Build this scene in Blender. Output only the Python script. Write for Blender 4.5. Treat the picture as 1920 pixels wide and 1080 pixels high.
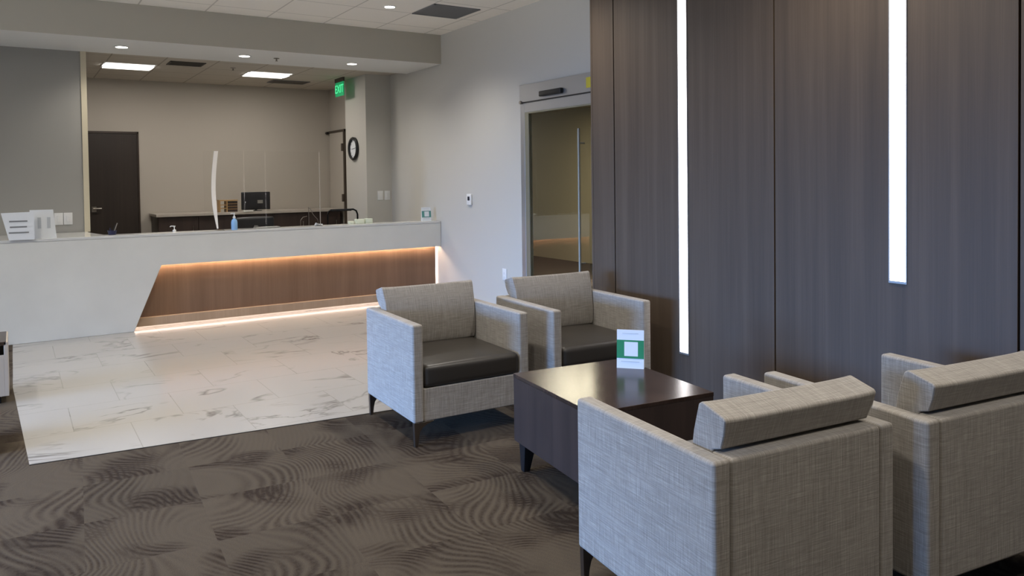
import bpy, bmesh, math, random
from mathutils import Vector, Matrix
random.seed(7)
for o in list(bpy.data.objects): bpy.data.objects.remove(o, do_unlink=True)
scene = bpy.context.scene
C = scene.collection
PI = math.pi

# ------------------------------------------------------------------ camera
EYE = 1.55
F_PX, YAW, PITCH, ROLL, SHIFT = 1446.84, 0.5749, -0.0249, -0.0127, -169.85
fw = Vector((math.sin(YAW)*math.cos(PITCH), math.cos(YAW)*math.cos(PITCH), math.sin(PITCH)))
r0 = Vector((math.cos(YAW), -math.sin(YAW), 0)); u0 = r0.cross(fw)
rt = r0*math.cos(ROLL) + u0*math.sin(ROLL); up = -r0*math.sin(ROLL) + u0*math.cos(ROLL)
cd = bpy.data.cameras.new('camera'); cam = bpy.data.objects.new('camera', cd); C.objects.link(cam)
cd.sensor_width = 36; cd.sensor_fit = 'HORIZONTAL'; cd.lens = F_PX*36/1920
cd.shift_y = SHIFT/1920; cd.clip_start = 0.02; cd.clip_end = 200
m = Matrix((rt, up, -fw)).transposed().to_4x4(); m.translation = Vector((0, 0, EYE)); cam.matrix_world = m
scene.camera = cam
scene.view_settings.view_transform = 'Standard'; scene.view_settings.look = 'None'
scene.view_settings.gamma = 1; scene.view_settings.use_curve_mapping = False
scene.view_settings.exposure = 0.14

# ------------------------------------------------------------------ world and daylight
w = bpy.data.worlds.new('sky'); scene.world = w; w.use_nodes = True
w.node_tree.nodes['Background'].inputs[0].default_value = (0.50, 0.68, 1.0, 1)
w.node_tree.nodes['Background'].inputs[1].default_value = 1.0

def lamp(name, kind, loc, power, col, parent=None, rot=(0,0,0), **k):
    d = bpy.data.lights.new(name, kind); d.energy = power; d.color = col
    for a, b in k.items(): setattr(d, a, b)
    o = bpy.data.objects.new(name, d); C.objects.link(o); o.location = loc; o.rotation_euler = rot
    if parent: o.parent = parent
    return o
DAY = (0.20, 0.45, 1.0)
# daylight through the glazing of the left wall (the windows are outside the frame)
lamp('window_daylight', 'AREA', (-7.12, 4.6, 1.2), 310, DAY, rot=(0, -PI/2+.36, 0), shape='RECTANGLE', size=1.7, size_y=5.0, spread=1.05)

# upward fill added at the same glazing to brighten the ceiling
lamp('ceiling_fill', 'AREA', (-7.12, 4.6, 1.2), 260, (.92, .95, 1), rot=(0, -PI/2-.72, 0), shape='RECTANGLE', size=1.7, size_y=5.0, spread=1.3)

# ------------------------------------------------------------------ material helpers
def lin(c):
    return tuple(((x/255)/12.92 if x/255 <= .04045 else (((x/255)+.055)/1.055)**2.4) for x in c) + (1,)
def mat(name, col=(128,128,128), rough=.6, metal=0, **k):
    mm = bpy.data.materials.new(name); mm.use_nodes = True
    b = mm.node_tree.nodes['Principled BSDF']
    b.inputs['Base Color'].default_value = lin(col); b.inputs['Roughness'].default_value = rough; b.inputs['Metallic'].default_value = metal
    for a, v in k.items(): b.inputs[a].default_value = v
    return mm
class NT:
    def __init__(s, m): s.t = m.node_tree; s.b = s.t.nodes['Principled BSDF']
    def n(s, kind, **k):
        x = s.t.nodes.new(kind)
        for a, v in k.items():
            if a in x.inputs.keys() if isinstance(a, str) else False: x.inputs[a].default_value = v
            else: setattr(x, a, v)
        return x
    def l(s, a, b): s.t.links.new(a, b)
    def math(s, op, a, b=None, c=None):
        x = s.t.nodes.new('ShaderNodeMath'); x.operation = op
        for i, v in enumerate((a, b, c)):
            if v is None: continue
            if isinstance(v, (int, float)): x.inputs[i].default_value = v
            else: s.l(v, x.inputs[i])
        return x.outputs[0]
    def ramp(s, fac, stops):
        x = s.t.nodes.new('ShaderNodeValToRGB'); cr = x.color_ramp
        while len(cr.elements) < len(stops): cr.elements.new(.5)
        for e, (p, c) in zip(cr.elements, stops): e.position = p; e.color = lin(c)
        s.l(fac, x.inputs[0]); return x.outputs[0]
    def coord(s, scale=(1,1,1), loc=(0,0,0), out='Object', rot=(0,0,0)):
        tc = s.t.nodes.new('ShaderNodeTexCoord'); mp = s.t.nodes.new('ShaderNodeMapping')
        s.l(tc.outputs[out], mp.inputs[0]); mp.inputs['Scale'].default_value = scale; mp.inputs['Location'].default_value = loc; mp.inputs['Rotation'].default_value = rot
        return mp.outputs[0]
    def noise(s, vec, scale=1, detail=2, rough=.5, dist=0, dim='3D'):
        x = s.t.nodes.new('ShaderNodeTexNoise'); x.noise_dimensions = dim
        s.l(vec, x.inputs['Vector']); x.inputs['Scale'].default_value = scale; x.inputs['Detail'].default_value = detail
        x.inputs['Roughness'].default_value = rough; x.inputs['Distortion'].default_value = dist
        return x.outputs['Fac']
    def mix(s, fac, a, b, mode='MIX'):
        x = s.t.nodes.new('ShaderNodeMix'); x.data_type = 'RGBA'; x.blend_type = mode
        for i, v in ((0, fac), (6, a), (7, b)):
            if isinstance(v, (int, float)): x.inputs[i].default_value = v
            elif isinstance(v, tuple): x.inputs[i].default_value = v
            else: s.l(v, x.inputs[i])
        return x.outputs[2]
    def bump(s, h, strength=.3, dist=.002):
        x = s.t.nodes.new('ShaderNodeBump'); x.inputs['Strength'].default_value = strength; x.inputs['Distance'].default_value = dist
        s.l(h, x.inputs['Height']); s.l(x.outputs[0], s.b.inputs['Normal'])

def emis(name, col, strength, base=(.8,.8,.8,1)):
    mm = bpy.data.materials.new(name); mm.use_nodes = True; t = mm.node_tree
    b = t.nodes['Principled BSDF']; b.inputs['Base Color'].default_value = base
    b.inputs['Emission Color'].default_value = col + (1,); b.inputs['Emission Strength'].default_value = strength
    return mm
def paint(name, col, rough=.75):
    mm = mat(name, col, rough); t = NT(mm)
    n = t.noise(t.coord(), 220, 2); t.bump(n, .06, .001)
    return mm

M = {}
M['wall'] = paint('greige_wall_paint', (192,189,181))
M['wall_rear'] = paint('taupe_wall_paint', (186,179,168))
M['wall_left'] = paint('grey_wall_paint', (160,158,152))
M['soffit_face'] = paint('soffit_paint', (190,186,174))
M['white_paint'] = paint('white_paint', (222,222,220))
M['desk_white'] = mat('solid_surface_white', (206,206,202), .35)
t = NT(M['desk_white']); nn = t.noise(t.coord(), 3, 3); t.l(t.ramp(nn, [(.3,(207,207,202)),(.7,(213,213,208))]), t.b.inputs['Base Color'])
M['cream'] = mat('cream_trim', (214,204,178), .5)
M['black'] = mat('black_plastic', (22,22,24), .4)
M['black_metal'] = mat('black_metal', (18,18,20), .35, .6)
M['dark_trim'] = mat('dark_trim', (72,62,52), .5)
M['metal'] = mat('brushed_nickel', (150,144,136), .3, 1)
M['dark_metal'] = mat('dark_nickel', (140,132,124), .3, 1)
M['alu'] = mat('anodised_aluminium', (176,176,176), .38, .75)
M['alu_olive'] = mat('bronze_aluminium', (150,148,130), .4, .6)
M['white_plastic'] = mat('white_plastic', (226,226,224), .4)
M['paper'] = mat('paper', (222,226,230), .6)
M['ink'] = mat('grey_ink', (128,130,132), .7)
M['pale_ink'] = mat('pale_ink', (188,194,200), .7)
M['green'] = mat('green_print', (38,128,82), .5)
M['teal'] = mat('teal_print', (84,142,136), .5)
M['yellow'] = mat('yellow_sticker', (205,190,60), .5)
M['blue_liquid'] = mat('blue_sanitizer', (150,195,240), .25)
M['navy'] = mat('navy_plastic', (26,30,66), .4)
M['tan_wood'] = mat('tan_wood', (176,142,96), .5)
M['khaki'] = mat('khaki_fabric', (140,138,104), .9)
M['vent'] = mat('grey_vent', (112,112,114), .6)
M['vent_dark'] = mat('dark_vent', (60,56,50), .7)

M['daylight_pane'] = None
def glassmat(name, col, rough=0, ior=1.45):
    mm = mat(name, (255,255,255), rough); b = mm.node_tree.nodes['Principled BSDF']
    b.inputs['Base Color'].default_value = col; b.inputs['Transmission Weight'].default_value = 1; b.inputs['IOR'].default_value = ior
    return mm
M['glass'] = glassmat('tinted_glass', (.90,.91,.84,1), 0, 1.6)
M['acrylic'] = glassmat('clear_acrylic', (.985,.985,.98,1), 0, 1.15)
M['edge_glint'] = mat('painted_edge_glint', (255,250,244), .25)  # near-white colour stands in for the highlight on the shield's edge
#b_ = M['edge_glint'].node_tree.nodes['Principled BSDF']; b_.inputs['Subsurface Weight'].default_value = .3

# woven fabric: three sets of threads, light and dark
def fabric(name, lo, mid, hi):
    mm = mat(name, mid, .92); t = NT(mm)
    a = t.noise(t.coord((420, 9, 9)), 1, 3, .7); b = t.noise(t.coord((10, 420, 9), (3,1,7)), 1, 3, .7); c = t.noise(t.coord((9, 10, 420), (5,9,2)), 1, 3, .7)
    tc = t.n('ShaderNodeTexCoord'); sp = t.n('ShaderNodeSeparateXYZ'); t.l(tc.outputs['Normal'], sp.inputs[0]); s = None
    for k_, q in enumerate((a, b, c)):
        wgt = t.math('SUBTRACT', 1, t.math('ABSOLUTE', sp.outputs[k_]))
        term = t.math('MULTIPLY', t.math('SUBTRACT', q, .5), wgt); s = term if s is None else t.math('ADD', s, term)
    s = t.math('MULTIPLY_ADD', s, 1.15, .5)
    t.l(t.ramp(s, [(0, lo), (.5, mid), (1, hi)]), t.b.inputs['Base Color'])
    t.b.inputs['Sheen Weight'].default_value = .15
    t.bump(s, .35, .0015); return mm
M['fabric'] = fabric('woven_linen_fabric', (98,93,87), (147,141,133), (192,186,177))

M['vinyl'] = mat('dark_brown_vinyl', (52,48,43), .36)
t = NT(M['vinyl']); nz = t.noise(t.coord(), 260, 3); t.bump(nz, .12, .001)

def wood(name, c1, c2, c3, rough, sx=14, sz=.35, spec=.5):
    mm = mat(name, c2, rough); t = NT(mm)
    a = t.noise(t.coord((sx, sx, sz)), 1, 6, .6, .3); b = t.noise(t.coord((sx*14, sx*14, 1.6), (4,2,0)), 1, 3, .6)
    f = t.math('ADD', t.math('MULTIPLY', a, .72), t.math('MULTIPLY', b, .28))
    t.l(t.ramp(f, [(.3, c1), (.5, c2), (.7, c3)]), t.b.inputs['Base Color'])
    t.b.inputs['Specular IOR Level'].default_value = spec
    t.bump(b, .08, .001); return mm
M['wall_wood'] = wood('dark_grey_brown_veneer', (70,58,47), (81,68,56), (94,80,67), .5)
M['desk_wood'] = wood('walnut_veneer', (108,84,66), (120,95,76), (132,106,87), .45, 5, .3)
M['base_wood'] = wood('pale_base_board', (160,136,112), (172,148,124), (184,160,136), .5, 6, .3)
M['door_wood'] = wood('espresso_door_veneer', (38,30,25), (46,37,31), (54,44,37), .5)
M['cabinet_wood'] = wood('espresso_cabinet', (44,34,30), (54,42,37), (64,50,44), .45)
M['table_wood'] = wood('espresso_table', (42,32,28), (54,42,36), (66,52,45), .2, 10, 6, .3)
M['seam'] = mat('seam_shadow', (14,12,11), .9)
M['backing'] = mat('panel_backing', (20,17,15), .9)
M['counter_stone'] = mat('light_worktop', (176,168,158), .35)

# carpet: contour-like wavy ribs inside plank tiles
def carpet():
    mm = mat('patterned_carpet', (92,84,74), .97); t = NT(mm)
    co = t.coord((1,1,1), rot=(0,0,.06))
    vm = t.n('ShaderNodeVectorMath'); vm.operation = 'MULTIPLY'; t.l(co, vm.inputs[0]); vm.inputs[1].default_value = (1/.5, 1/.5, 0)
    fl = t.n('ShaderNodeVectorMath'); fl.operation = 'FLOOR'; t.l(vm.outputs[0], fl.inputs[0])
    wn = t.n('ShaderNodeTexWhiteNoise'); t.l(fl.outputs[0], wn.inputs['Vector'])
    off = t.n('ShaderNodeVectorMath'); off.operation = 'SCALE'; t.l(wn.outputs['Color'], off.inputs[0]); off.inputs['Scale'].default_value = .16
    ad = t.n('ShaderNodeVectorMath'); ad.operation = 'ADD'; t.l(co, ad.inputs[0]); t.l(off.outputs[0], ad.inputs[1])
    st = t.n('ShaderNodeVectorMath'); st.operation = 'MULTIPLY'; t.l(ad.outputs[0], st.inputs[0]); st.inputs[1].default_value = (1.6, 1.5, 0)
    f = t.noise(st.outputs[0], 1, 0, .4, .35)
    sx = t.n('ShaderNodeSeparateXYZ'); t.l(ad.outputs[0], sx.inputs[0])
    rib = t.math('SINE', t.math('ADD', t.math('MULTIPLY', f, 120), t.math('MULTIPLY', sx.outputs[0], 150)))
    rib = t.math('MULTIPLY_ADD', rib, .5, .5)
    st2 = t.n('ShaderNodeVectorMath'); st2.operation = 'MULTIPLY'; t.l(ad.outputs[0], st2.inputs[0]); st2.inputs[1].default_value = (1.7, 1.1, 1)
    msk = t.noise(st2.outputs[0], 1.6, 1, .5)
    mk = t.n('ShaderNodeMapRange'); mk.inputs['From Min'].default_value = .42; mk.inputs['From Max'].default_value = .62; t.l(msk, mk.inputs['Value'])
    brk = t.noise(co, 48, 3, .8)
    rr = t.math('MULTIPLY', rib, t.math('MULTIPLY_ADD', mk.outputs[0], .85, .10))
    rr = t.math('MULTIPLY', rr, t.math('MULTIPLY_ADD', brk, 2.2, -.25))
    st3 = t.n('ShaderNodeVectorMath'); st3.operation = 'MULTIPLY_ADD'; t.l(off.outputs[0], st3.inputs[0]); st3.inputs[1].default_value = (9, 9, 0); t.l(co, st3.inputs[2])
    f2 = t.noise(st3.outputs[0], 2.1, 0, .4, .2)
    rib2 = t.math('MULTIPLY_ADD', t.math('SINE', t.math('ADD', t.math('MULTIPLY', f2, 95), t.math('ADD', t.math('MULTIPLY', sx.outputs[0], 120), t.math('MULTIPLY', sx.outputs[1], 110)))), .5, .5)
    mk2 = t.n('ShaderNodeMapRange'); mk2.inputs['From Min'].default_value = .50; mk2.inputs['From Max'].default_value = .64; t.l(t.noise(st3.outputs[0], 2.6, 1, .5), mk2.inputs['Value'])
    rr = t.math('MAXIMUM', rr, t.math('MULTIPLY', t.math('MULTIPLY', rib2, mk2.outputs[0]), t.math('MULTIPLY_ADD', brk, 2.2, -.2)))
    # darker loop-pile clusters
    dk_ = t.math('MULTIPLY', mk2.outputs[0], .30)
    rr = t.math('MINIMUM', t.math('ADD', t.math('MULTIPLY', rr, .85), dk_), 1)
    fib = t.noise(co, 300, 4, .85)
    base = t.ramp(fib, [(.3, (56,50,42)), (.7, (102,91,77))])
    tone = t.ramp(wn.outputs['Value'], [(0, (240,240,240)), (1, (255,255,255))])
    base = t.mix(1.0, base, tone, 'MULTIPLY')
    dark = t.mix(1.0, base, lin((158,146,142)), 'MULTIPLY')
    t.l(t.mix(rr, base, dark), t.b.inputs['Base Color'])
    t.bump(t.math('SUBTRACT', fib, t.math('MULTIPLY', rr, .8)), .5, .004)
    t.b.inputs['Specular IOR Level'].default_value = .15
    return mm
M['carpet'] = carpet()

def marble():
    mm = mat('marble_look_tile', (222,218,210), .22); t = NT(mm)
    co = t.coord()
    br = t.n('ShaderNodeTexBrick'); br.offset = .5
    mp = t.coord((1,1,1), (.03, .58, 0)); t.l(mp, br.inputs['Vector'])
    br.inputs['Scale'].default_value = 1; br.inputs['Brick Width'].default_value = .64; br.inputs['Row Height'].default_value = .61
    br.inputs['Mortar Size'].default_value = .0028; br.inputs['Mortar Smooth'].default_value = .1; br.inputs['Bias'].default_value = 0
    br.inputs['Color1'].default_value = (0,0,0,1); br.inputs['Color2'].default_value = (1,1,1,1)
    sc = t.n('ShaderNodeVectorMath'); sc.operation = 'MULTIPLY_ADD'; t.l(br.outputs['Color'], sc.inputs[0]); sc.inputs[1].default_value = (7,5,3); t.l(co, sc.inputs[2])
    st = t.n('ShaderNodeMapping'); t.l(sc.outputs[0], st.inputs[0]); st.inputs['Rotation'].default_value = (0,0,.55); st.inputs['Scale'].default_value = (.6, 1.5, 1)
    v = t.noise(st.outputs[0], 1.0, 5, .58, .9)
    ridge = t.math('ABSOLUTE', t.math('SUBTRACT', v, .5))
    ln = t.n('ShaderNodeMapRange'); ln.inputs['From Min'].default_value = 0; ln.inputs['From Max'].default_value = .02; ln.inputs['To Min'].default_value = 1; ln.inputs['To Max'].default_value = 0; t.l(ridge, ln.inputs['Value'])
    ms = t.noise(sc.outputs[0], 2.4, 2)
    mk = t.n('ShaderNodeMapRange'); mk.inputs['From Min'].default_value = .44; mk.inputs['From Max'].default_value = .62; t.l(ms, mk.inputs['Value'])
    vein = t.math('MULTIPLY', ln.outputs[0], mk.outputs[0])
    c = t.mix(t.math('MULTIPLY', vein, .75), lin((164,160,154)), lin((92,85,80)))
    c = t.mix(t.math('MULTIPLY', br.outputs['Fac'], .42), c, lin((118,112,104)))
    t.l(c, t.b.inputs['Base Color'])
    return mm
M['marble'] = marble()

def ceiling_mat(name, col, pitch, ox, oy):
    mm = mat(name, col, .9); t = NT(mm)
    br = t.n('ShaderNodeTexBrick'); br.offset = 0; t.l(t.coord((1,1,1), (-ox, -oy, 0)), br.inputs['Vector'])
    br.inputs['Scale'].default_value = 1; br.inputs['Brick Width'].default_value = pitch; br.inputs['Row Height'].default_value = pitch
    br.inputs['Mortar Size'].default_value = .009; br.inputs['Mortar Smooth'].default_value = .2
    br.inputs['Color1'].default_value = (0,0,0,1); br.inputs['Color2'].default_value = (0,0,0,1)
    n = t.noise(t.coord(), 260, 3, .7)
    c = t.ramp(n, [(.3, tuple(x-8 for x in col)), (.7, col)])
    c = t.mix(br.outputs['Fac'], c, lin(tuple(x-42 for x in col)))
    t.l(c, t.b.inputs['Base Color']); t.bump(n, .3, .002)
    return mm
M['ceiling'] = ceiling_mat('acoustic_ceiling_tile', (246,241,232), .655, 3.76-.655*12, 7.80-.655*12)
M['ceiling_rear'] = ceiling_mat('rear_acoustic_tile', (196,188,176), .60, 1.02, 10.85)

# ------------------------------------------------------------------ mesh helpers
def box(bm, x0, x1, y0, y1, z0, z1):
    vs = [bm.verts.new(p) for p in ((x0,y0,z0),(x1,y0,z0),(x1,y1,z0),(x0,y1,z0),(x0,y0,z1),(x1,y0,z1),(x1,y1,z1),(x0,y1,z1))]
    for f in ((3,2,1,0),(4,5,6,7),(0,1,5,4),(1,2,6,5),(2,3,7,6),(3,0,4,7)): bm.faces.new([vs[i] for i in f])
    return bm
def prism(bm, pts, axis, a, b):
    """extrude a 2D polygon along an axis from a to b"""
    def P(p, s):
        if axis == 'y': return (p[0], s, p[1])
        if axis == 'x': return (s, p[0], p[1])
        return (p[0], p[1], s)
    A = [bm.verts.new(P(p, a)) for p in pts]; B = [bm.verts.new(P(p, b)) for p in pts]
    n = len(pts)
    bm.faces.new(A); bm.faces.new(B[::-1])
    for i in range(n): bm.faces.new((A[i], B[i], B[(i+1) % n], A[(i+1) % n]))
    return bm
def cyl(bm, p0, p1, r0, r1=None, n=20):
    r1 = r0 if r1 is None else r1
    p0, p1 = Vector(p0), Vector(p1); d = (p1-p0).normalized()
    a = d.orthogonal().normalized(); b = d.cross(a)
    A, B = [], []
    for i in range(n):
        c, s = math.cos(2*PI*i/n), math.sin(2*PI*i/n)
        A.append(bm.verts.new(p0 + (a*c+b*s)*r0)); B.append(bm.verts.new(p1 + (a*c+b*s)*r1))
    bm.faces.new(A[::-1]); bm.faces.new(B)
    for i in range(n): bm.faces.new((A[i], A[(i+1) % n], B[(i+1) % n], B[i]))
    return bm
def lathe(bm, prof, c=(0,0,0), n=24):
    rings = []
    for r, z in prof:
        rings.append([bm.verts.new((c[0]+r*math.cos(2*PI*i/n), c[1]+r*math.sin(2*PI*i/n), c[2]+z)) for i in range(n)])
    for A, B in zip(rings, rings[1:]):
        for i in range(n): bm.faces.new((A[i], A[(i+1) % n], B[(i+1) % n], B[i]))
    bm.faces.new(rings[0][::-1]); bm.faces.new(rings[-1]); return bm
def tube(bm, pts, r, n=10):
    pts = [Vector(p) for p in pts]; rings = []; a = None
    for i, p in enumerate(pts):
        d = (pts[min(i+1, len(pts)-1)] - pts[max(i-1, 0)]).normalized()
        a = d.orthogonal().normalized() if a is None else (a - d*a.dot(d)).normalized()
        b = d.cross(a)
        rings.append([bm.verts.new(p + (a*math.cos(2*PI*j/n) + b*math.sin(2*PI*j/n))*r) for j in range(n)])
    for A, B in zip(rings, rings[1:]):
        for j in range(n): bm.faces.new((A[j], A[(j+1) % n], B[(j+1) % n], B[j]))
    bm.faces.new(rings[0][::-1]); bm.faces.new(rings[-1]); return bm
def rbox(bm, c, h, r, crown=(0,0,0), seg=5, mid=6):
    """rounded box: centre c, half size h, edge radius r, optional crown on each axis"""
    def axis(hh):
        k = [-hh + r*(1-math.cos(PI/2*i/seg)) for i in range(seg+1)]
        inner = [-(hh-r) + 2*(hh-r)*i/mid for i in range(1, mid)]
        return k + inner + [-x for x in k[::-1]]
    ax = [axis(x) for x in h]; cache = {}
    def V(p):
        key = tuple(round(x, 6) for x in p)
        if key in cache: return cache[key]
        q = Vector(p); inn = Vector([max(-(h[i]-r), min(h[i]-r, q[i])) for i in range(3)]); d = q - inn
        if d.length > 1e-9: q = inn + d.normalized()*r
        for i in range(3):
            j, k = (i+1) % 3, (i+2) % 3
            if crown[i]: q[i] += crown[i]*(q[i]/h[i])*max(0, 1-(q[j]/h[j])**2)*max(0, 1-(q[k]/h[k])**2)
        v = bm.verts.new(q + Vector(c)); cache[key] = v; return v
    for i in range(3):
        j, k = (i+1) % 3, (i+2) % 3
        for s in (-1, 1):
            for a0, a1 in zip(ax[j], ax[j][1:]):
                for b0, b1 in zip(ax[k], ax[k][1:]):
                    q = []
                    for (aa, bb) in ((a0,b0),(a1,b0),(a1,b1),(a0,b1)):
                        p = [0,0,0]; p[i] = s*h[i]; p[j] = aa; p[k] = bb; q.append(V(p))
                    if s < 0: q = q[::-1]
                    if len(set(q)) == 4: bm.faces.new(q)
                    elif len(set(q)) == 3:
                        u = []; [u.append(x) for x in q if x not in u]; bm.faces.new(u)
    return bm
def obj(name, bm, m, parent=None, bevel=0, smooth=False, seg=3, loc=None, rz=0):
    bmesh.ops.recalc_face_normals(bm, faces=bm.faces[:])
    me = bpy.data.meshes.new(name); bm.to_mesh(me); bm.free()
    for mm in (m if isinstance(m, (list, tuple)) else [m]): me.materials.append(mm)
    o = bpy.data.objects.new(name, me); C.objects.link(o)
    if parent: o.parent = parent
    if bevel:
        b = o.modifiers.new('bevel', 'BEVEL'); b.width = bevel; b.segments = seg; b.limit_method = 'ANGLE'; b.angle_limit = math.radians(35)
        wn = o.modifiers.new('normals', 'WEIGHTED_NORMAL'); wn.keep_sharp = True
        for p in me.polygons: p.use_smooth = True
    elif smooth:
        for p in me.polygons: p.use_smooth = True
        if smooth != 'all': me.set_sharp_from_angle(angle=math.radians(40))
    if loc: o.location = loc
    if rz: o.rotation_euler.z = rz
    return o
def B(*a):
    return box(bmesh.new(), *a)
def tag(o, label, cat, group=None, kind=None):
    if label: o['label'] = label
    if cat: o['category'] = cat
    if group: o['group'] = group
    if kind: o['kind'] = kind
    return o
def thing(name, label, cat, loc=(0,0,0), rz=0, group=None):
    o = bpy.data.objects.new(name, None); C.objects.link(o); o.empty_display_size = .1
    o.location = loc; o.rotation_euler = (0,0,rz)
    return tag(o, label, cat, group)
def struct(name, bm, m, label=None, cat=None, **k):
    o = obj(name, bm, m, **k); o['kind'] = 'structure'
    return tag(o, label or name.replace('_', ' '), cat or name.split('_')[0])
def dup(root, loc, rz=0, label=None, group=None):
    r = root.copy(); C.objects.link(r); r.location = loc; r.rotation_euler = (0,0,rz)
    if label: r['label'] = label
    if group: r['group'] = group
    for ch in list(root.children):
        c = ch.copy(); C.objects.link(c); c.parent = r
        for g in list(ch.children):
            d = g.copy(); C.objects.link(d); d.parent = c
    return r
def text(name, body, size, m, parent, loc, rot, extrude=.001):
    cu = bpy.data.curves.new(name, 'FONT'); cu.body = body; cu.size = size; cu.extrude = extrude
    cu.align_x = 'CENTER'; cu.align_y = 'CENTER'
    tmp = bpy.data.objects.new(name, cu); C.objects.link(tmp)
    me = bpy.data.meshes.new_from_object(tmp.evaluated_get(bpy.context.evaluated_depsgraph_get())); bpy.data.objects.remove(tmp)
    o = bpy.data.objects.new(name, me); C.objects.link(o); me.materials.clear(); me.materials.append(m)
    o.parent = parent; o.location = loc; o.rotation_euler = rot
    return o

# ------------------------------------------------------------------ the room
W, SY, CZ, BZ, DY, PY = 4.647, 8.80, 3.39, 3.02, 8.87, 9.83
RY, RZ, RX, PX = 12.55, 3.06, 4.50, 4.26
XL, YB = -7.0, -3.0
# floor: carpet and tile meet along the measured edges
bm = bmesh.new()
TA, TB, TC = (.045, 5.0), (W, 4.50), (-.03, 7.0)
def face(pts, mi):
    f = bm.faces.new([bm.verts.new((x, y, 0)) for x, y in pts]); f.material_index = mi
face([TA, TB, (W, RY+.1), (-.03, RY+.1), (-.03, 7.0)], 1)
face([(XL-.2, YB-.2), (W+.2, YB-.2), (W+.2, 4.48), (W, 4.50), TA], 0)
face([(XL-.2, YB-.2), TA, TC, (-.03, RY+.1), (XL-.2, RY+.1)], 0)
struct('floor', bm, [M['carpet'], M['marble']], 'wavy brown carpet meeting white marble-look tile floor', 'floor')
tr = obj('trim_1', box(bmesh.new(), 0, 4.63, -.004, .004, 0, .003), M['black'], loc=(TA[0], TA[1], 0), rz=math.atan2(TB[1]-TA[1], TB[0]-TA[0]))
tag(tr, 'thin dark transition strip between carpet and tile', 'trim', kind='structure')

struct('ceiling', B(XL, W+.1, YB, SY+.02, CZ, CZ+.1), M['ceiling'], 'light acoustic tile ceiling over the lobby', 'ceiling')
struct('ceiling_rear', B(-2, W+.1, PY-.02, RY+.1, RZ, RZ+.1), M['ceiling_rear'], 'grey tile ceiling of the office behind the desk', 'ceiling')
# soffit over the desk: face and underside
bm = B(XL, W, SY, PY, BZ, CZ+.1)
for f in bm.faces: f.material_index = 1 if f.calc_center_median().z < BZ+.01 else 0
struct('ceiling_soffit', bm, [M['soffit_face'], M['white_paint']], 'deep greige soffit beam spanning above the reception desk', 'ceiling')
struct('wall_left', B(XL, .698, PY, PY+.14, 0, BZ+.02), M['wall_left'], 'grey wall section at far left behind the counter', 'wall')
struct('trim_2', B(.672, .728, PY-.015, PY+.16, 1.012, BZ), M['cream'], 'cream corner trim at the end of the grey wall', 'trim')
struct('wall_back', B(-2, W, RY, RY+.1, 0, RZ+.05), M['wall_rear'], 'taupe back wall of the office behind the desk', 'wall')
struct('wall_rear_left', B(-2.1, -2, PY+.14, RY+.1, 0, RZ+.05), M['wall_rear'], 'taupe side wall of the office, left', 'wall')
# pier and rear right wall
struct('wall_pier', B(PX, W+.1, 10.385, 11.18, 0, BZ+.25), M['wall'], 'narrow greige pier carrying the clock and switches', 'wall')
struct('wall_rear_right', B(RX, W+.1, 11.18, RY+.1, 0, RZ+.05), M['wall_rear'], 'office side wall with exit sign, beyond the pier', 'wall')
# white right wall with the sliding door opening (Y 5.0 .. 6.965)
bm = B(W, W+.1, 6.965, 10.6, 0, CZ+.1); box(bm, W, W+.1, 4.6, 6.965, 2.353, CZ+.1)
struct('wall_right', bm, M['wall'], 'pale wall with thermostat, right of the reception desk', 'wall')
# rest of the lobby shell, outside the frame
bm = bmesh.new()
box(bm, XL-.12, XL, YB, PY, 0, .30); box(bm, XL-.12, XL, YB, PY, 2.35, CZ+.1)
for y0, y1 in ((YB, 1.4), (7.8, PY)): box(bm, XL-.12, XL, y0, y1, .30, 2.35)
struct('wall_window_side', bm, M['wall'], 'glazed wall at the far left outside the photo', 'wall')
bm = bmesh.new()
for k in range(5): box(bm, XL-.10, XL-.04, 1.4+k*1.6-.03, 1.4+k*1.6+.03, .30, 2.35)
struct('window_1', bm, M['alu'], 'aluminium window mullions on the glazed wall', 'window')
struct('wall_front', B(XL, W+.1, YB-.1, YB, 0, CZ+.1), M['wall'], 'wall behind the photographer', 'wall')

# dark veneer wall on the right: panels with shadow gaps
WX = 3.85
seams = [4.761, 4.504, 3.037, 1.693, .35, -1.0, YB]
bm = B(WX+.02, WX+.12, YB, 4.76, 0, CZ)
struct('wall_wood_backing', bm, M['backing'], 'dark backing behind the veneer panels', 'wall')
for i in range(6):
    a, b = seams[i+1], seams[i]
    bm = B(WX, WX+.021, a+.005, b-.005 if i else b, .0, CZ)
    struct('wall_wood_panel', bm, M['wall_wood'], ['narrow end panel of the dark veneer wall beside the glass door', 'dark veneer wall panel behind the longer light strip', 'dark veneer wall panel behind the shorter light strip', 'dark veneer wall panel at the right edge of the photo', 'veneer panel outside the frame', 'veneer panel behind the camera'][i], 'wall', bevel=.0015, seg=1)
struct('wall_wood_end', B(WX, W+.1, 4.762, 4.782, 0, CZ), M['wall_wood'], 'veneer end return facing the glass door', 'wall')

# vestibule seen through the glass door
struct('floor_vestibule', B(W+.1, 8.8, 4.6, 13.6, -.02, -.001), mat('vestibule_mat', (52,44,38), .9), 'dark floor beyond the glass door', 'floor')
vw = paint('vestibule_paint', (176,166,138))
bm = B(8.7, 8.8, 4.6, 13.6, 0, 2.9); box(bm, W+.1, 8.8, 13.5, 13.6, 0, 2.9); box(bm, W+.1, 8.8, 4.55, 4.62, 0, 2.9); box(bm, W+.1, 8.8, 4.6, 13.6, 2.8, 2.9)
struct('wall_vestibule', bm, vw, 'tan vestibule walls beyond the glass door', 'wall')
lamp('vestibule_light', 'AREA', (7.0, 9.0, 2.75), 80, (1, .9, .72), size=1.0)

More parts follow.
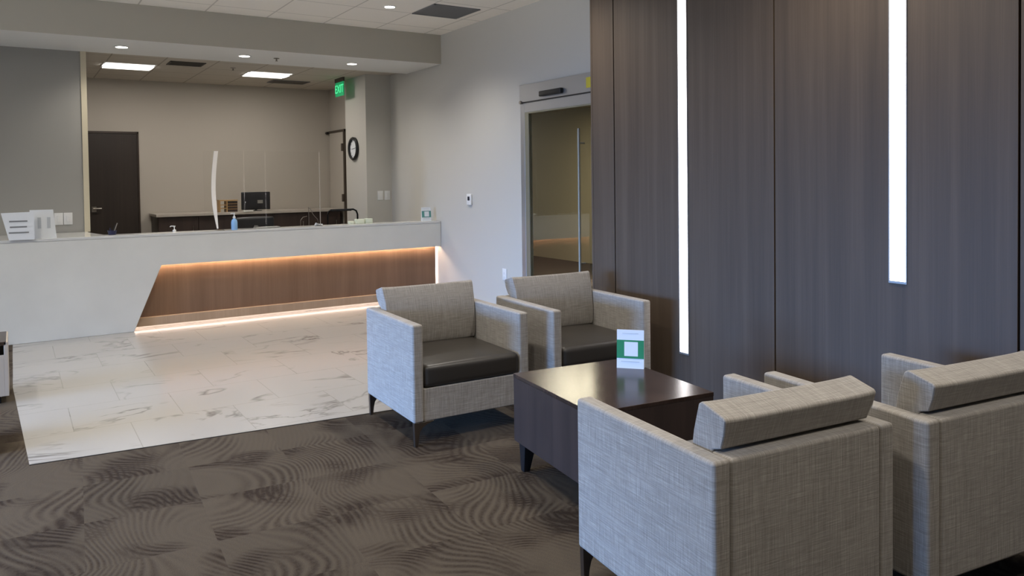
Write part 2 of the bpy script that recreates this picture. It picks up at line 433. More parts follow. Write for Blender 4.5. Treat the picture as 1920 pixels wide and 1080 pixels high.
# ------------------------------------------------------------------ sliding glass door
d1 = thing('door_1', 'automatic sliding glass door in aluminium frame with black motion sensor', 'door', (W, 5.9, 0)); d1['kind'] = 'structure'
def L(*a): return box(bmesh.new(), a[0], a[1], a[2]-5.9, a[3]-5.9, a[4], a[5])
hd = obj('header_box', L(-.03, .06, 4.80, 6.955, 2.362, 2.546), M['alu'], d1, bevel=.004)
obj('door_frame', box(box(L(-.02, .08, 6.875, 6.955, 0, 2.365), -.02, .08, 4.80-5.9, 6.875-5.9, 2.25, 2.353), -.02, .08, 4.80-5.9, 4.9-5.9, 0, 2.3), M['alu'], d1, bevel=.003)
obj('door_track', L(-.028, .02, 4.80, 6.94, 2.350, 2.364), M['black'], d1)
lf = obj('door_leaf', box(box(L(-.02, .03, 6.80, 6.872, .02, 2.25), -.02, .03, 4.9-5.9, 6.80-5.9, .02, .10), -.02, .03, 4.9-5.9, 6.8-5.9, 2.235, 2.25), M['alu_olive'], d1, bevel=.002)
obj('glass_pane', L(-.002, .006, 4.9, 6.80, .10, 2.235), M['glass'], lf)
bm = cyl(bmesh.new(), (-.07, 5.875-5.9, .60), (-.07, 5.875-5.9, 2.02), .013)
for z in (.72, 1.88): cyl(bm, (-.07, 5.875-5.9, z), (0, 5.875-5.9, z), .008)
obj('pull_handle', bm, mat('satin_pull', (150,146,134), .5, .5), lf, smooth=True)
bm = rbox(bmesh.new(), (-.05, 6.35-5.9, 2.415), (.022, .19, .028), .012, mid=3, seg=3)
obj('motion_sensor', bm, M['black'], d1, smooth='all')
obj('warning_sticker', L(-.0325, -.0305, 5.56, 5.80, 2.40, 2.50), M['yellow'], d1)
bm = cyl(bmesh.new(), (-.02, 6.92-5.9, 2.36), (-.05, 6.92-5.9, 2.36), .018, n=12)
obj('track_roller', bm, M['metal'], d1, smooth=True)
bm = cyl(bmesh.new(), (.03, 5.66-5.9, 1.86), (-.05, 5.66-5.9, 1.86), .03, .012, n=14)
obj('door_stop', bm, M['dark_trim'], lf, smooth=True)

# ------------------------------------------------------------------ rear doors
d2 = thing('door_2', 'dark espresso wood door in the back wall of the office', 'door', (1.235, RY, 0)); d2['kind'] = 'structure'
obj('door_leaf', B(-.325, .325, -.045, -.012, .01, 2.27), M['door_wood'], d2, bevel=.002)
bm = B(-.365, -.325, -.055, .0, 0, 2.30); box(bm, .325, .345, -.055, .0, 0, 2.30); box(bm, -.365, .345, -.055, 0, 2.27, 2.30)
obj('door_frame', bm, mat('door_frame_dark', (58,46,38), .5), d2)
bm = B(-.285, -.225, -.052, -.044, 1.14, 1.22); cyl(bm, (-.255, -.05, 1.19), (-.255, -.10, 1.19), .011); cyl(bm, (-.27, -.10, 1.19), (-.16, -.10, 1.19), .009)
obj('door_lever', bm, M['metal'], d2, smooth=True)
d3 = thing('door_3', 'pale office side door with dark hinges beside the pier', 'door', (RX, 12.18, 0)); d3['kind'] = 'structure'
obj('door_leaf', B(-.02, .0, -.33, .33, .01, 2.33), M['wall_rear'], d3)
bm = B(-.035, .0, -.375, -.33, 0, 2.37); box(bm, -.03, .0, -.375, .36, 2.335, 2.37)
obj('door_frame', bm, M['dark_trim'], d3)
for z in (1.27, 2.08): obj('hinge', cyl(bmesh.new(), (-.045, -.325, z-.06), (-.045, -.325, z+.06), .022, n=12), M['dark_trim'], d3, smooth=True)
obj('door_closer', cyl(bmesh.new(), (-.06, .30, 2.34), (-.06, .36, 2.34), .022, n=12), M['black'], d3, smooth=True)

# ------------------------------------------------------------------ reception desk
dk = thing('reception_desk', 'long white solid-surface reception desk with a lit walnut recess', 'desk', (2.3, DY, 0))
ox = 2.3
def dpoly(pts): return [(x-ox, z) for x, z in pts]
body = dpoly([(-3.2, 0), (1.035, 0), (1.312, .675), (W-.003, .682), (W-.003, .985), (-3.2, .985)])
obj('front_panel', prism(bmesh.new(), body, 'y', 0, .05), M['desk_white'], dk, bevel=.004)
obj('back_panel', B(-5.5, W-ox-.003, .16, .22, .0, .985), M['desk_white'], dk)
top = [(-3.2, 0), (W-.002, 0), (W-.002, .25), (.80, .25), (.70, .80), (.70, .958), (-3.2, .958)]
obj('countertop', prism(bmesh.new(), [(x-ox, y-.004) for x, y in top], 'z', .985, 1.012), mat('glossy_white_counter', (206,206,203), .12), dk, bevel=.003)
obj('wood_inset', B(1.0-ox, 4.622-ox, .12, .16, .05, .98), M['desk_wood'], dk)
obj('base_board', B(.9-ox, 4.622-ox, .06, .119, .035, .125), M['base_wood'], dk, bevel=.003)
obj('worktop', B(.82-ox, W-ox-.003, .22, .66, .72, .76), M['desk_white'], dk)
LEDO = emis('warm_led', (1, .72, .50), 70); LEDW = emis('warm_white_led', (1, .78, .66), 9)
l1 = obj('light_strip', B(1.05-ox, 4.60-ox, .084, .094, .70, .71), LEDO, dk); l1['label'] = 'warm amber light strip under the counter lip'
l2 = obj('light_strip', B(.95-ox, 4.60-ox, .108, .122, .028, .0345), LEDW, dk); l2['label'] = 'warm white light strip under the base board'
l3 = obj('light_strip', B(4.630-ox, 4.638-ox, .13, .15, .05, .67), LEDW, dk); l3['label'] = 'upright warm light strip at the wall end'

# ------------------------------------------------------------------ light fittings
SPOT = emis('downlight_lens', (1, .93, .85), 14)
def downlight(loc, label, power, group, cone=2.3, rad=.055):
    t_ = thing('downlight', label, 'light', loc, 0, group)
    bm = bmesh.new(); lathe(bm, [(rad+.016, 0), (rad+.016, -.004), (rad, -.006), (rad, 0)])
    obj('trim_ring', bm, M['white_plastic'], t_, smooth=True)
    obj('lens', cyl(bmesh.new(), (0,0,-.001), (0,0,-.005), rad-.002, n=28), SPOT, t_)
    lamp('lamp', 'SPOT', (0,0,-.02), power, (1, .94, .85), t_, spot_size=cone, spot_blend=.75, shadow_soft_size=.06)
    return t_
downlight((3.419, 7.62, CZ), 'small round downlight in the tile ceiling beside the grey vent', 116, None)
n_ = 0
for x, y in ((1.2, 7.0), (-1.2, 7.0), (3.1, 4.9), (1.0, 4.6), (-1.4, 4.6), (3.1, 2.4), (1.0, 2.2), (-1.4, 2.2), (3.1, .2), (.9, -.2)):
    downlight((x, y, CZ), 'round downlight in the lobby ceiling outside the photo', 116, 'lobby downlights outside the photo')
for x, s in ((1.031, 'leftmost of the three downlights under the soffit'), (2.321, 'middle of the three downlights under the soffit'), (3.643, 'rightmost of the three downlights under the soffit, nearest the clock pier')):
    downlight((x, 9.30, BZ), s, 34, 'downlights under the soffit', 2.5, .06)
def troffer(x, y, label):
    t_ = thing('ceiling_light', label, 'light', (x, y, RZ), 0, 'square ceiling lights in the office')
    bm = B(-.30, .30, -.27, -.25, -.006, 0); box(bm, -.30, .30, .25, .27, -.006, 0); box(bm, -.30, -.28, -.25, .25, -.006, 0); box(bm, .28, .30, -.25, .25, -.006, 0)
    obj('frame', bm, M['white_plastic'], t_)
    bm = bmesh.new(); prism(bm, [(-.25, 0), (-.10, .012), (-.10, .016), (-.25, .016)], 'x', -.28, .28); prism(bm, [(.10, .012), (.25, 0), (.25, .016), (.10, .016)], 'x', -.28, .28)
    for v in bm.verts: v.co.z -= .014
    obj('reflector', bm, emis('troffer_reflector', (1,.93,.86), 1.6), t_)
    obj('diffuser', B(-.28, .28, -.11, .11, -.016, -.004), emis('troffer_lens', (1,.96,.95), 12), t_)
    lamp('lamp', 'AREA', (0,0,-.03), 13, (1,.92,.82), t_, shape='RECTANGLE', size=.5, size_y=.4)
troffer(1.30, 11.07, 'left bright square ceiling light above the espresso door'); troffer(3.07, 11.07, 'right bright square ceiling light, nearer the exit sign')

def wall_light(y0, y1, z0, label):
    yc = (y0+y1)/2; t_ = thing('linear_wall_light', label, 'light', (WX, yc, z0), 0, 'vertical light strips in the veneer wall'); h = (y1-y0)/2
    bm = B(-.006, .004, -h-.006, -h, -.012, 3.18-z0); box(bm, -.006, .004, h, h+.006, -.012, 3.18-z0); box(bm, -.006, .004, -h, h, -.012, 0); box(bm, -.006, .004, -h, h, 3.17-z0, 3.18-z0)
    obj('frame', bm, M['alu'], t_)
    obj('diffuser', B(-.003, .003, -h, h, 0, 3.17-z0), emis('strip_diffuser', (1, .93, .88), 7.0), t_)
wall_light(3.748, 3.825, .338, 'longer glowing vertical light strip left in the veneer wall')
wall_light(2.222, 2.308, .99, 'shorter glowing vertical light strip right in the veneer wall')

def vent(loc, sx, sy, label, m1, m2, slats=10):
    t_ = thing('ceiling_vent', label, 'vent', loc)
    bm = B(-sx, sx, -sy, -sy+.02, -.008, 0); box(bm, -sx, sx, sy-.02, sy, -.008, 0); box(bm, -sx, -sx+.02, -sy, sy, -.008, 0); box(bm, sx-.02, sx, -sy, sy, -.008, 0)
    obj('frame', bm, m1, t_)
    bm = bmesh.new()
    for k in range(slats):
        y = -sy+.03+(2*sy-.06)*k/(slats-1); box(bm, -sx+.02, sx-.02, y-.008, y+.008, -.006, -.002)
    box(bm, -sx+.02, sx-.02, -sy+.02, sy-.02, -.002, 0)
    obj('grille', bm, m2, t_)
vent((4.045, 7.53, CZ), .28, .275, 'large square grey return vent in the lobby ceiling', M['vent'], M['vent'], 26)
vent((1.90, 10.52, RZ), .21, .17, 'dark rectangular vent between the office ceiling lights', M['vent_dark'], M['vent_dark'])
vent((3.58, 11.75, RZ), .28, .18, 'grey vent in the office ceiling near the back wall', M['vent'], mat('taupe_vent', (98,90,82), .6))
sp = thing('sprinkler', 'small fire sprinkler head under the soffit', 'sprinkler', (2.694, 9.30, BZ))
obj('escutcheon', lathe(bmesh.new(), [(.035, 0), (.033, -.006), (.012, -.012)]), M['metal'], sp, smooth=True); obj('head', lathe(bmesh.new(), [(.008,-.01),(.008,-.03),(.016,-.034),(.016,-.037)]), M['metal'], sp, smooth=True)
sp2 = dup(sp, (2.50, 10.62, RZ), 0, 'small fire sprinkler head in the office tile ceiling')

# ------------------------------------------------------------------ wall fittings
es = thing('exit_sign', 'green lit exit sign hanging from the office ceiling beside the clock pier', 'sign', (4.12, 10.98, 2.90))
obj('housing', B(-.03, -.004, -.17, .17, .10, .16), M['dark_trim'], es)
obj('sign_panel', B(-.024, -.010, -.165, .165, -.105, .10), emis('exit_green', (.01, .40, .14), .40, (.02,.30,.12,1)), es)
text('lettering', 'EXIT', .17, emis('exit_letters', (.08, .9, .36), .8, (.1,.6,.3,1)), es, (-.026, 0, -.005), (PI/2, 0, -PI/2))
ck = thing('wall_clock', 'round black-rimmed clock with a pale dial on the pier side', 'clock', (PX, 10.83, 2.015))
bm = bmesh.new()
n = 40; prof = [(.168, 0), (.172, -.03), (.160, -.045), (.140, -.040), (.138, -.012)]
rings = [[bm.verts.new((x, r*math.cos(2*PI*i/n), r*math.sin(2*PI*i/n))) for i in range(n)] for r, x in prof]
for A_, B_ in zip(rings, rings[1:]):
    for i in range(n): bm.faces.new((A_[i], A_[(i+1)%n], B_[(i+1)%n], B_[i]))
obj('rim', bm, M['black'], ck, smooth=True)
dl = obj('dial', cyl(bmesh.new(), (0,0,0), (-.013,0,0), .14, n=40), M['paper'], ck)
for k in range(12):
    a = 2*PI*k/12; c, s = math.cos(a), math.sin(a)
    obj('hour_mark', tube(bmesh.new(), [(-.0145, .112*s, .112*c), (-.0145, .130*s, .130*c)], .003, 6), M['black'], ck)
for nm, a, l in (('hour_hand', 1.62, .07), ('minute_hand', -1.45, .105)):
    obj(nm, tube(bmesh.new(), [(-.017, 0, 0), (-.017, l*math.sin(a), l*math.cos(a))], .0035, 6), M['black'], ck)
def plate(name, label, loc, rz, group=None, kind='switch'):
    t_ = thing(name, label, 'switch' if kind == 'switch' else 'outlet', loc, rz, group)
    obj('cover_plate', rbox(bmesh.new(), (0,-.004,0), (.042,.004,.066), .003, mid=2, seg=2), M['white_plastic'], t_, smooth='all')
    if kind == 'switch': obj('rocker', rbox(bmesh.new(), (0,-.009,0), (.018,.004,.036), .002, mid=2, seg=2), M['white_plastic'], t_, smooth='all')
    else:
        for z in (-.022, .022):
            obj('socket', rbox(bmesh.new(), (0,-.008,z), (.016,.002,.014), .0015, mid=2, seg=2), M['white_plastic'], t_, smooth='all')
    return t_
plate('light_switch', 'left of the two white rocker switches on the pier front', (4.462, 10.385, 1.325), 0, 'pier switches')
plate('light_switch', 'right of the two white rocker switches on the pier front', (4.570, 10.385, 1.325), 0, 'pier switches')
plate('wall_outlet', 'white outlet low on the pale wall beside the glass door', (W, 7.34, .465), -PI/2, None, 'outlet')
sw = plate('light_switch', 'white switch plate on the grey wall beside the cream trim', (.515, PY, 1.165), 0)
sw2 = plate('light_switch', 'narrow switch plate left of its neighbour on the grey wall', (.425, PY, 1.165), 0)
th = thing('thermostat', 'white wall thermostat with a small dark display on the pale wall', 'thermostat', (W, 8.10, 1.30), -PI/2)
obj('housing', rbox(bmesh.new(), (0,-.012,0), (.052,.012,.066), .006, mid=2, seg=3), M['white_plastic'], th, smooth='all')
obj('display', B(-.024, .024, -.026, -.0235, -.012, .036), mat('display_dark', (36,40,52), .2), th)

# ------------------------------------------------------------------ armchairs
HW, HD, HH, ZB, TT = .3925, .3845, .709, .138, .067
def make_chair(label, loc, rz):
    t_ = thing('armchair', label, 'armchair', loc, rz, 'linen club armchairs round the coffee table')
    for s in (-1, 1):
        x0, x1 = sorted((s*HW, s*(HW-TT)))
        obj('armrest', B(x0, x1, -HD, HD, ZB, HH), M['fabric'], t_, bevel=.013, seg=4)
    obj('backrest', B(-(HW-TT)+.001, HW-TT-.001, .292, HD, ZB+.004, HH-.001), M['fabric'], t_, bevel=.013, seg=4)
    obj('seat_base', B(-(HW-TT), HW-TT, -HD+.004, .292, ZB+.004, .332), M['fabric'], t_, bevel=.006)
    bm = rbox(bmesh.new(), (0, -.045, .400), (HW-TT-.002, .342, .066), .032, (0, .004, .016), mid=8)
    obj('seat_cushion', bm, M['vinyl'], t_, smooth='all')
    # loose back cushion: leaning pillow with pointed top corners
    prof = [(.285, .466), (.205, .466), (.192, .50), (.190, .58), (.196, .66), (.212, .75), (.246, .838), (.262, .848), (.356, .822), (.366, .812), (.352, .77), (.336, .722), (.300, .712), (.288, .60)]
    bm = bmesh.new(); N = 22; hx = HW-TT-.004; rings = []
    for i in range(N+1):
        u = -1+2*i/N; e = abs(u)**6
        ring = []
        for (y, z) in prof:
            # ears at the upper corners, slight pinch along the edges, full middle
            full = (1-u*u)
            yy = y; zz = z
            if z > .8: zz = z + .004*e - .001*full
            if y < .27 and .5 < z < .8: yy = y - .008*full
            xx = u*hx
            if z > .8: xx = u*(hx+.002+.008*e)
            ring.append(bm.verts.new((xx, yy, zz)))
        rings.append(ring)
    K = len(prof)
    for A_, B_ in zip(rings, rings[1:]):
        for j in range(K): bm.faces.new((A_[j], A_[(j+1)%K], B_[(j+1)%K], B_[j]))
    bm.faces.new(rings[0]); bm.faces.new(rings[-1][::-1])
    obj('back_cushion', bm, M['fabric'], t_, bevel=.006, seg=3)
    # metal legs with a flared bracket
    for sx in (-1, 1):
        for sy in (-1, 1):
            pts = [(0,ZB+.002),(.125,ZB+.002),(.125,ZB-.004),(.085,ZB-.014),(.055,ZB-.030),(.038,ZB-.055),(.030,.05),(.024,0),(.004,0)]
            pts = [(sx*(HW-.004-p[0]), p[1]) for p in pts]
            y0 = sy*(HD-.006); y1 = sy*(HD-.030); a, b = sorted((y0, y1))
            obj('leg', prism(bmesh.new(), pts, 'y', a, b), M['dark_metal'], t_, bevel=.002, seg=2)
    return t_
c1 = make_chair('armchair on the left facing the camera, nearest the marble floor', (2.319, 4.389, 0), -.04)
dup(c1, (3.259, 4.287, 0), -.065, 'armchair facing the camera in front of the glass door and veneer wall')
dup(c1, (2.134, 1.899, 0), 3.029, 'large foreground armchair seen from behind, nearest the camera')
dup(c1, (3.012, 1.740, 0), 3.011, 'armchair seen from behind, cut off at the right edge of the photo')

# ------------------------------------------------------------------ coffee table
ct = thing('coffee_table', 'square espresso box coffee table on short tapered legs', 'table', (2.502, 2.99, 0), math.radians(-7))
TW, TD, TH = .3425, .3925, .515
obj('tabletop', B(-TW, TW, -TD, TD, TH-.02, TH), M['table_wood'], ct, bevel=.002, seg=2)
obj('apron', B(-TW+.001, TW-.001, -TD+.001, TD-.001, .157, TH-.0205), M['cabinet_wood'], ct, bevel=.002, seg=2)
for sx in (-1, 1):
    for sy in (-1, 1):
        bm = bmesh.new()
        def q(a, b_, z, s): return [bm.verts.new((sx*(TW-a-s*i), sy*(TD-b_-s*j), z)) for i, j in ((0,0),(1,0),(1,1),(0,1))]
        A_ = q(.02, .02, .158, .07); B_ = q(.026, .026, 0, .036)
        bm.faces.new(A_); bm.faces.new(B_[::-1])
        for i in range(4): bm.faces.new((A_[i], B_[i], B_[(i+1)%4], A_[(i+1)%4]))
        obj('leg', bm, M['black'], ct, bevel=.002, seg=1)

# table card and its twin on the desk: white card with a green band and an empty white square
def card(loc, rz, label, w, h, gm, lean=.06):
    t_ = thing('table_card', label, 'sign', loc, rz)
    d = .045
    bm = bmesh.new(); prism(bm, [(-d*.5, 0), (d*.5, 0), (d*.5-.003, .004), (.002, h), (-.002, h), (-d*.5+.001, .004)], 'x', -w/2, w/2)
    p = obj('holder', bm, M['paper'], t_)
    sl = (d*.5-.002)/h
    def patch(nm, x0, x1, z0, z1, mt, off=.0012):
        bm = bmesh.new()
        vs = [bm.verts.new((x, -d*.5+z*sl-o, z)) for o in (off, off-.0006) for x, z in ((x0,z0),(x1,z0),(x1,z1),(x0,z1))]
        bm.faces.new(vs[:4]); bm.faces.new(vs[4:][::-1])
        for i in range(4): bm.faces.new((vs[i], vs[4+i], vs[4+(i+1)%4], vs[(i+1)%4]))
        return obj(nm, bm, mt, t_)
    patch('green_band', -w/2, w/2, h*.26, h*.735, gm)
    patch('white_square', -w*.22, w*.28, h*.32, h*.69, M['paper'], .0022)
    patch('text_line', -w*.34, w*.34, h*.17, h*.19, M['pale_ink']); patch('text_line', -w*.30, w*.30, h*.90, h*.915, M['pale_ink'])
    return t_
card((2.795, 3.150, TH), math.atan2(-.109, .094), 'white card with a green band standing on the coffee table', .146, .205, M['green'])
card((4.50, 9.00, 1.012), -.12, 'small white card with a teal band on the desk end by the wall', .125, .175, M['teal'])

# ------------------------------------------------------------------ things on the desk
sg = thing('counter_sign', 'white notice with three printed lines at the counter front edge, far left', 'sign', (.10, 8.86, 1.012), 0)
def sheet(par, name, pts, y, mt, th=.003):
    return obj(name, prism(bmesh.new(), pts, 'y', y, y+th), mt, par)
sheet(sg, 'sheet', [(-.135,.0), (.075,.0), (.075,.27), (-.195,.265)], -.012, M['paper'])
for z0, a, b_ in ((.175,-.13,.02), (.12,-.125,.015), (.065,-.135,.03)): obj('text_line', B(a, b_, -.014, -.0125, z0, z0+.014), M['ink'], sg)
obj('foot', B(-.10, .07, -.009, .02, 0, .004), M['acrylic'], sg)
sg2 = thing('counter_sign', 'white notice with two faint columns, right behind the three-line notice', 'sign', (.24, 8.93, 1.012), 0)
sheet(sg2, 'sheet', [(-.09,0), (.125,0), (.10,.285), (-.10,.285)], -.002, M['paper'])
for x in (-.035, .045): obj('text_column', B(x, x+.03, -.004, -.0025, .10, .21), M['pale_ink'], sg2)
obj('foot', B(-.08, .11, 0, .08, 0, .004), M['acrylic'], sg2)
# acrylic shield; a white strip paints the light caught on its bowed edge
sh = thing('acrylic_shield', 'tall clear acrylic sneeze guard on the desk with a glint painted white along its bowed left edge', 'shield', (2.49, 8.95, 1.012))
bm = bmesh.new(); nz, nx = 16, 10
def bow(u, v):
    # u across 0..1, v up 0..1
    return .035*math.sin(PI*v)*(1-u)**3
g = [[None]*(nx+1) for _ in range(nz+1)]; g2 = [[None]*(nx+1) for _ in range(nz+1)]
for i in range(nz+1):
    for j in range(nx+1):
        v, u = i/nz, j/nx; x = -.585+1.17*u - bow(u, v)
        g[i][j] = bm.verts.new((x, 0, .88*v)); g2[i][j] = bm.verts.new((x, .005, .88*v))
for i in range(nz):
    for j in range(nx):
        bm.faces.new((g[i][j], g[i][j+1], g[i+1][j+1], g[i+1][j])); bm.faces.new((g2[i][j], g2[i+1][j], g2[i+1][j+1], g2[i][j+1]))
for i in range(nz):
    bm.faces.new((g[i][0], g[i+1][0], g2[i+1][0], g2[i][0])); bm.faces.new((g[i][nx], g2[i][nx], g2[i+1][nx], g[i+1][nx]))
for j in range(nx):
    bm.faces.new((g[0][j], g2[0][j], g2[0][j+1], g[0][j+1])); bm.faces.new((g[nz][j], g[nz][j+1], g2[nz][j+1], g2[nz][j]))
obj('clear_panel', bm, M['acrylic'], sh, smooth=True)
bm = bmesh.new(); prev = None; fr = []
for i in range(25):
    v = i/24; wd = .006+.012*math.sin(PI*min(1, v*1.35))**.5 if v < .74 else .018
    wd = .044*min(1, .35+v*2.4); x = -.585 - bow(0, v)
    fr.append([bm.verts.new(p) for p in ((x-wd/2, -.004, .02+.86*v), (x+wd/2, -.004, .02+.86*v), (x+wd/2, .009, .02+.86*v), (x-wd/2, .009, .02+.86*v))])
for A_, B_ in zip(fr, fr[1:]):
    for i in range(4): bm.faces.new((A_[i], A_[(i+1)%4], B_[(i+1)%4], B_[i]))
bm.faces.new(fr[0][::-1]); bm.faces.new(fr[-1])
e_ = obj('glint_strip', bm, M['edge_glint'], sh, smooth=True); e_['label'] = 'white strip painted as light caught on the acrylic edge'
obj('clear_edge', B(.582, .588, -.002, .007, 0, .88), mat('frosted_edge', (186,178,166), .4), sh)
obj('wing_panel', B(-.72, -.60, .001, .005, 0, .88), M['acrylic'], sh)
for x in (-.56, .56): obj('foot', B(x-.04, x+.04, -.035, .05, 0, .006), M['acrylic'], sh)

bt = thing('sanitizer_bottle', 'clear blue hand sanitizer bottle with a white pump on the desk', 'bottle', (2.075, 8.91, 1.012))
obj('bottle_body', lathe(bmesh.new(), [(.029,0),(.034,.006),(.034,.085),(.028,.11),(.013,.125),(.013,.132)]), M['blue_liquid'], bt, smooth=True)
obj('pump', tube(lathe(bmesh.new(), [(.015,.130),(.015,.150),(.006,.152),(.006,.178),(.011,.18),(.011,.19)]), [(0,0,.184),(-.03,0,.186),(-.038,0,.178)], .006), M['white_plastic'], bt, smooth=True)
bt2 = thing('soap_pump', 'small white pump top just behind the desk ledge', 'bottle', (1.475, 9.05, 1.012))
obj('bottle_body', lathe(bmesh.new(), [(.018,0),(.018,.02),(.010,.026)]), M['white_plastic'], bt2, smooth=True)
obj('pump', tube(lathe(bmesh.new(), [(.005,.02),(.005,.055),(.012,.058),(.012,.066)]), [(0,0,.062),(-.035,0,.064),(-.042,0,.054)], .005), M['white_plastic'], bt2, smooth=True)
pc = thing('pen_cup', 'navy cup of pens on the counter in front of the espresso door', 'cup', (.87, 9.04, 1.012))
obj('cup', lathe(bmesh.new(), [(.036,0),(.045,.045),(.043,.045),(.034,.004)]), M['navy'], pc, smooth=True)
for i, (dx, dz, mt) in enumerate(((.05,.12,M['metal']), (.03,.10,M['black']), (-.02,.07,M['navy']))):
    tag(obj('pen', tube(bmesh.new(), [(dx*.2, 0, .006), (dx, 0, dz)], .0055, 8), mt, loc=(.87, 9.04, 1.012)), ['grey pen leaning tallest out of the navy cup', 'black pen standing beside the grey pen in the navy cup', 'short dark blue pen low in the navy cup'][i], 'pen', 'pens in the navy cup')
tb = thing('tablet', 'thin silver tablet lying on the desk behind the blue bottle', 'tablet', (2.47, 9.045, 1.012), .04)
obj('case', rbox(bmesh.new(), (0,0,.006), (.14,.055,.006), .004, mid=2, seg=2), M['alu'], tb, smooth='all')
obj('stand', prism(bmesh.new(), [(-.14,.012), (-.10,.012), (-.11,.03), (-.135,.034)], 'y', -.03, .03), M['alu'], tb)
nb = thing('note_box', 'small white note block on the desk right of centre', 'notes', (3.08, 9.03, 1.012))
obj('pad', B(-.04, .04, -.03, .03, 0, .018), M['paper'], nb); obj('sheet', prism(bmesh.new(), [(-.04,.018),(.0,.018),(-.03,.034)], 'y', -.02, .02), M['paper'], nb)
for i, (x, hgt, wd) in enumerate(((3.49, .035, .03), (3.60, .055, .055), (3.72, .06, .045))):
    tag(obj('card_stack', rbox(bmesh.new(), (0,0,hgt/2), (wd,.03,hgt/2), .004, mid=2, seg=2), mat('pale_green_card', (214,220,200), .6), smooth='all', loc=(x, 9.04, 1.012)),
        ['smallest pale green card block on the desk near the pier, leftmost', 'middle pale green card block on the desk near the pier', 'rightmost pale green card block on the desk, nearest the pier'][i], 'cards', 'pale card blocks on the desk')
# thin wire literature stand
ws = thing('wire_stand', 'thin pale wire display stand rising behind the desk ledge', 'stand', (2.97, 9.06, 1.012))
obj('upright', tube(bmesh.new(), [(0,0,0),(0,0,.225)], .004, 8), M['metal'], ws)
obj('foot_wire', tube(bmesh.new(), [(-.10,0,0),(-.098,0,.07),(-.07,0,.105),(-.02,0,.115)], .0035, 8), M['metal'], ws)
obj('foot_wire', tube(bmesh.new(), [(.12,0,0),(.11,0,.07),(.07,0,.115),(.045,0,.15),(.03,0,.19),(.0,0,.215)], .0035, 8), M['metal'], ws)

# office chairs behind the desk
def office_chair(label, loc, rz, w, top, frame):
    t_ = thing('office_chair', label, 'chair', loc, rz)
    obj('seat', rbox(bmesh.new(), (0,0,.47), (.24,.23,.04), .03, (0,0,.01), mid=3), M['black'], t_, smooth='all')
    if frame:
        pts = [(-w,.22,.62), (-w,.22,top-.06), (-w+.015,.22,top-.02), (-w+.05,.22,top), (w-.06,.22,top), (w-.02,.22,top-.02), (w,.22,top-.07), (w,.22,.62), (-w,.22,.62)]
        obj('back_frame', tube(bmesh.new(), pts, .012, 8), M['black_metal'], t_, smooth=True)
        obj('back_bar', rbox(bmesh.new(), (-.02,.215,top-.004), (w-.07,.012,.015), .008, mid=2, seg=3), M['black'], t_, smooth='all')
        obj('mesh_back', B(-w+.01, w-.01, .215, .22, .62, .95), M['black'], t_)
    else:
        obj('backrest', rbox(bmesh.new(), (0,.2,.84), (w,.03,top-.84), .028, (0,.01,.006), mid=5), M['black'], t_, smooth='all')
    obj('back_post', B(-.03, .03, .22, .25, .40, .75), M['black'], t_)
    obj('gas_column', cyl(bmesh.new(), (0,0,.09), (0,0,.43), .025), M['black_metal'], t_, smooth=True)
    for k in range(5):
        a = 2*PI*k/5
        lg = obj('base_leg', tube(bmesh.new(), [(0,0,.10),(.27*math.cos(a), .27*math.sin(a), .065)], .018, 8), M['black'], t_, smooth=True)
        obj('caster', cyl(bmesh.new(), (.27*math.cos(a)-.02*math.sin(a), .27*math.sin(a)+.02*math.cos(a), .028), (.27*math.cos(a)+.02*math.sin(a), .27*math.sin(a)-.02*math.cos(a), .028), .028, n=14), M['black'], lg, smooth=True)
    return t_
office_chair('black office chair behind the middle of the desk, below the black monitor', (2.72, 10.30, 0), .1, .27, 1.075, False)
office_chair('black framed office chair in front of the clock pier', (3.83, 10.0, 0), 0, .215, 1.145, True)

# credenza along the back wall
cz = thing('credenza', 'long espresso credenza with a pale top along the office back wall', 'cabinet', (3.08, 12.2, 0))
obj('worktop', B(-1.38, 1.37, -.34, .34, 1.06, 1.10), M['counter_stone'], cz, bevel=.004)
obj('carcass', B(-1.35, 1.34, -.29, .34, 0, 1.06), M['cabinet_wood'], cz)
for k in range(5):
    x0 = -1.35+2.69*k/5
    d_ = obj('cabinet_door', B(x0+.004, x0+2.69/5-.004, -.31, -.29, .08, 1.055), M['cabinet_wood'], cz, bevel=.002)
    obj('door_handle', cyl(bmesh.new(), (x0+.46, -.33, .80), (x0+.46, -.33, .92), .006, n=10), M['metal'], d_, smooth=True)
mo = thing('computer_monitor', 'black monitor with a pale label on the credenza, seen from behind', 'monitor', (3.13, 12.05, 1.10))
obj('stand', lathe(bmesh.new(), [(.09,0),(.09,.008),(.02,.012),(.02,.05)]), M['black'], mo, smooth=True)
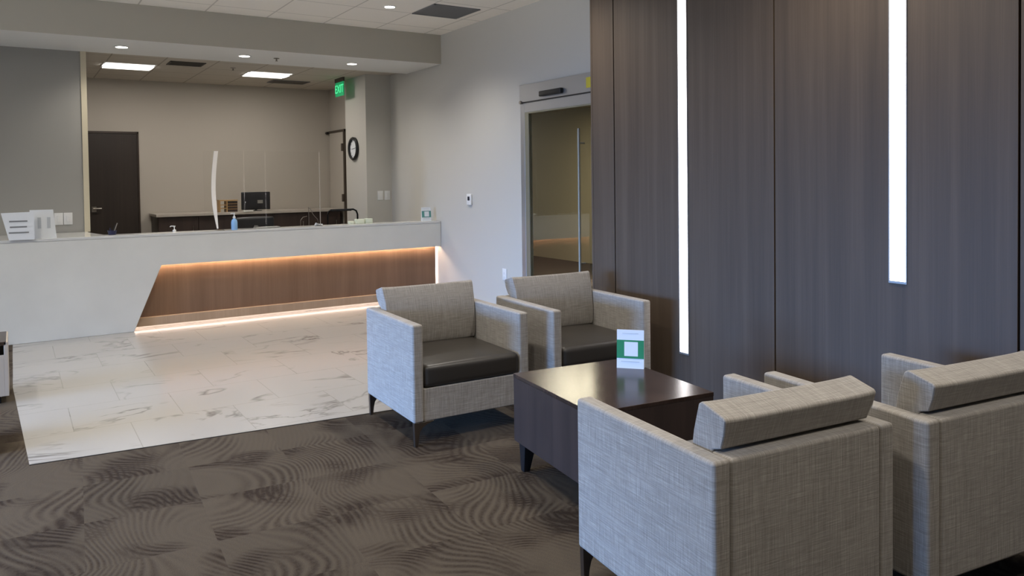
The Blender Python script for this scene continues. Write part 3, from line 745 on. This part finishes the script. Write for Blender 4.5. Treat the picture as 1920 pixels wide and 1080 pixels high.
obj('casing', rbox(bmesh.new(), (0,0,.155), (.215,.025,.135), .012, mid=3, seg=3), mat('monitor_black', (34,34,36), .35), mo, smooth='all')
obj('label_patch', B(.02, .10, -.027, -.0245, .115, .165), mat('grey_label', (128,126,120), .5), mo)
obj('power_light', B(-.165, -.155, -.027, -.0245, .13, .145), M['paper'], mo)
fo = thing('desk_organizer', 'tan wooden organizer with dark shelves on the credenza behind the acrylic', 'organizer', (2.70, 12.0, 1.10))
bm = B(-.135, .135, -.08, .08, .165, .18); box(bm, -.13, -.115, -.08, .08, 0, .165); box(bm, -.03, -.015, -.08, .08, 0, .165)
for z in (.05, .10): box(bm, -.115, -.03, -.08, .08, z, z+.01)
obj('shelf_frame', bm, M['tan_wood'], fo)
bm = B(-.015, .13, -.07, .08, 0, .16)
obj('drawer_block', bm, M['cabinet_wood'], fo)
for z in (.04, .08, .12): obj('slot_edge', B(-.012, .127, -.074, -.07, z, z+.006), M['tan_wood'], fo)
tag(obj('paper_tray', B(-.07, .07, -.05, .05, 0, .016), M['white_plastic'], loc=(2.97, 11.90, 1.10)), 'small white tray left in front of the black monitor', 'tray')

# ------------------------------------------------------------------ left edge furniture
sc_ = thing('side_cabinet', 'low pale cabinet with a dark top and open slot at the left edge', 'cabinet', (-.37, 6.74, 0))
obj('top_panel', B(-.32, .31, -.235, .235, .415, .44), M['table_wood'], sc_, bevel=.003)
bm = B(.295, .32, -.235, .235, .055, .438); box(bm, -.32, -.295, -.235, .235, .055, .438); box(bm, -.295, .295, .21, .235, .055, .415); box(bm, -.295, .295, -.235, -.21, .055, .345); box(bm, -.295, .295, -.21, .21, .055, .08)
obj('body', bm, mat('pale_laminate', (182,172,160), .45), sc_, bevel=.002)
obj('plinth', B(-.27, .27, -.19, .19, 0, .055), M['black'], sc_)
ot = thing('ottoman', 'khaki corner of an upholstered stool peeking in at the left edge', 'stool', (-.34, 5.50, 0))
obj('cushion', rbox(bmesh.new(), (0,0,.19), (.24,.22,.07), .03, (0,0,.01), mid=3), M['khaki'], ot, smooth='all')
obj('base', B(-.22, .22, -.20, .20, .0, .12), M['black'], ot)
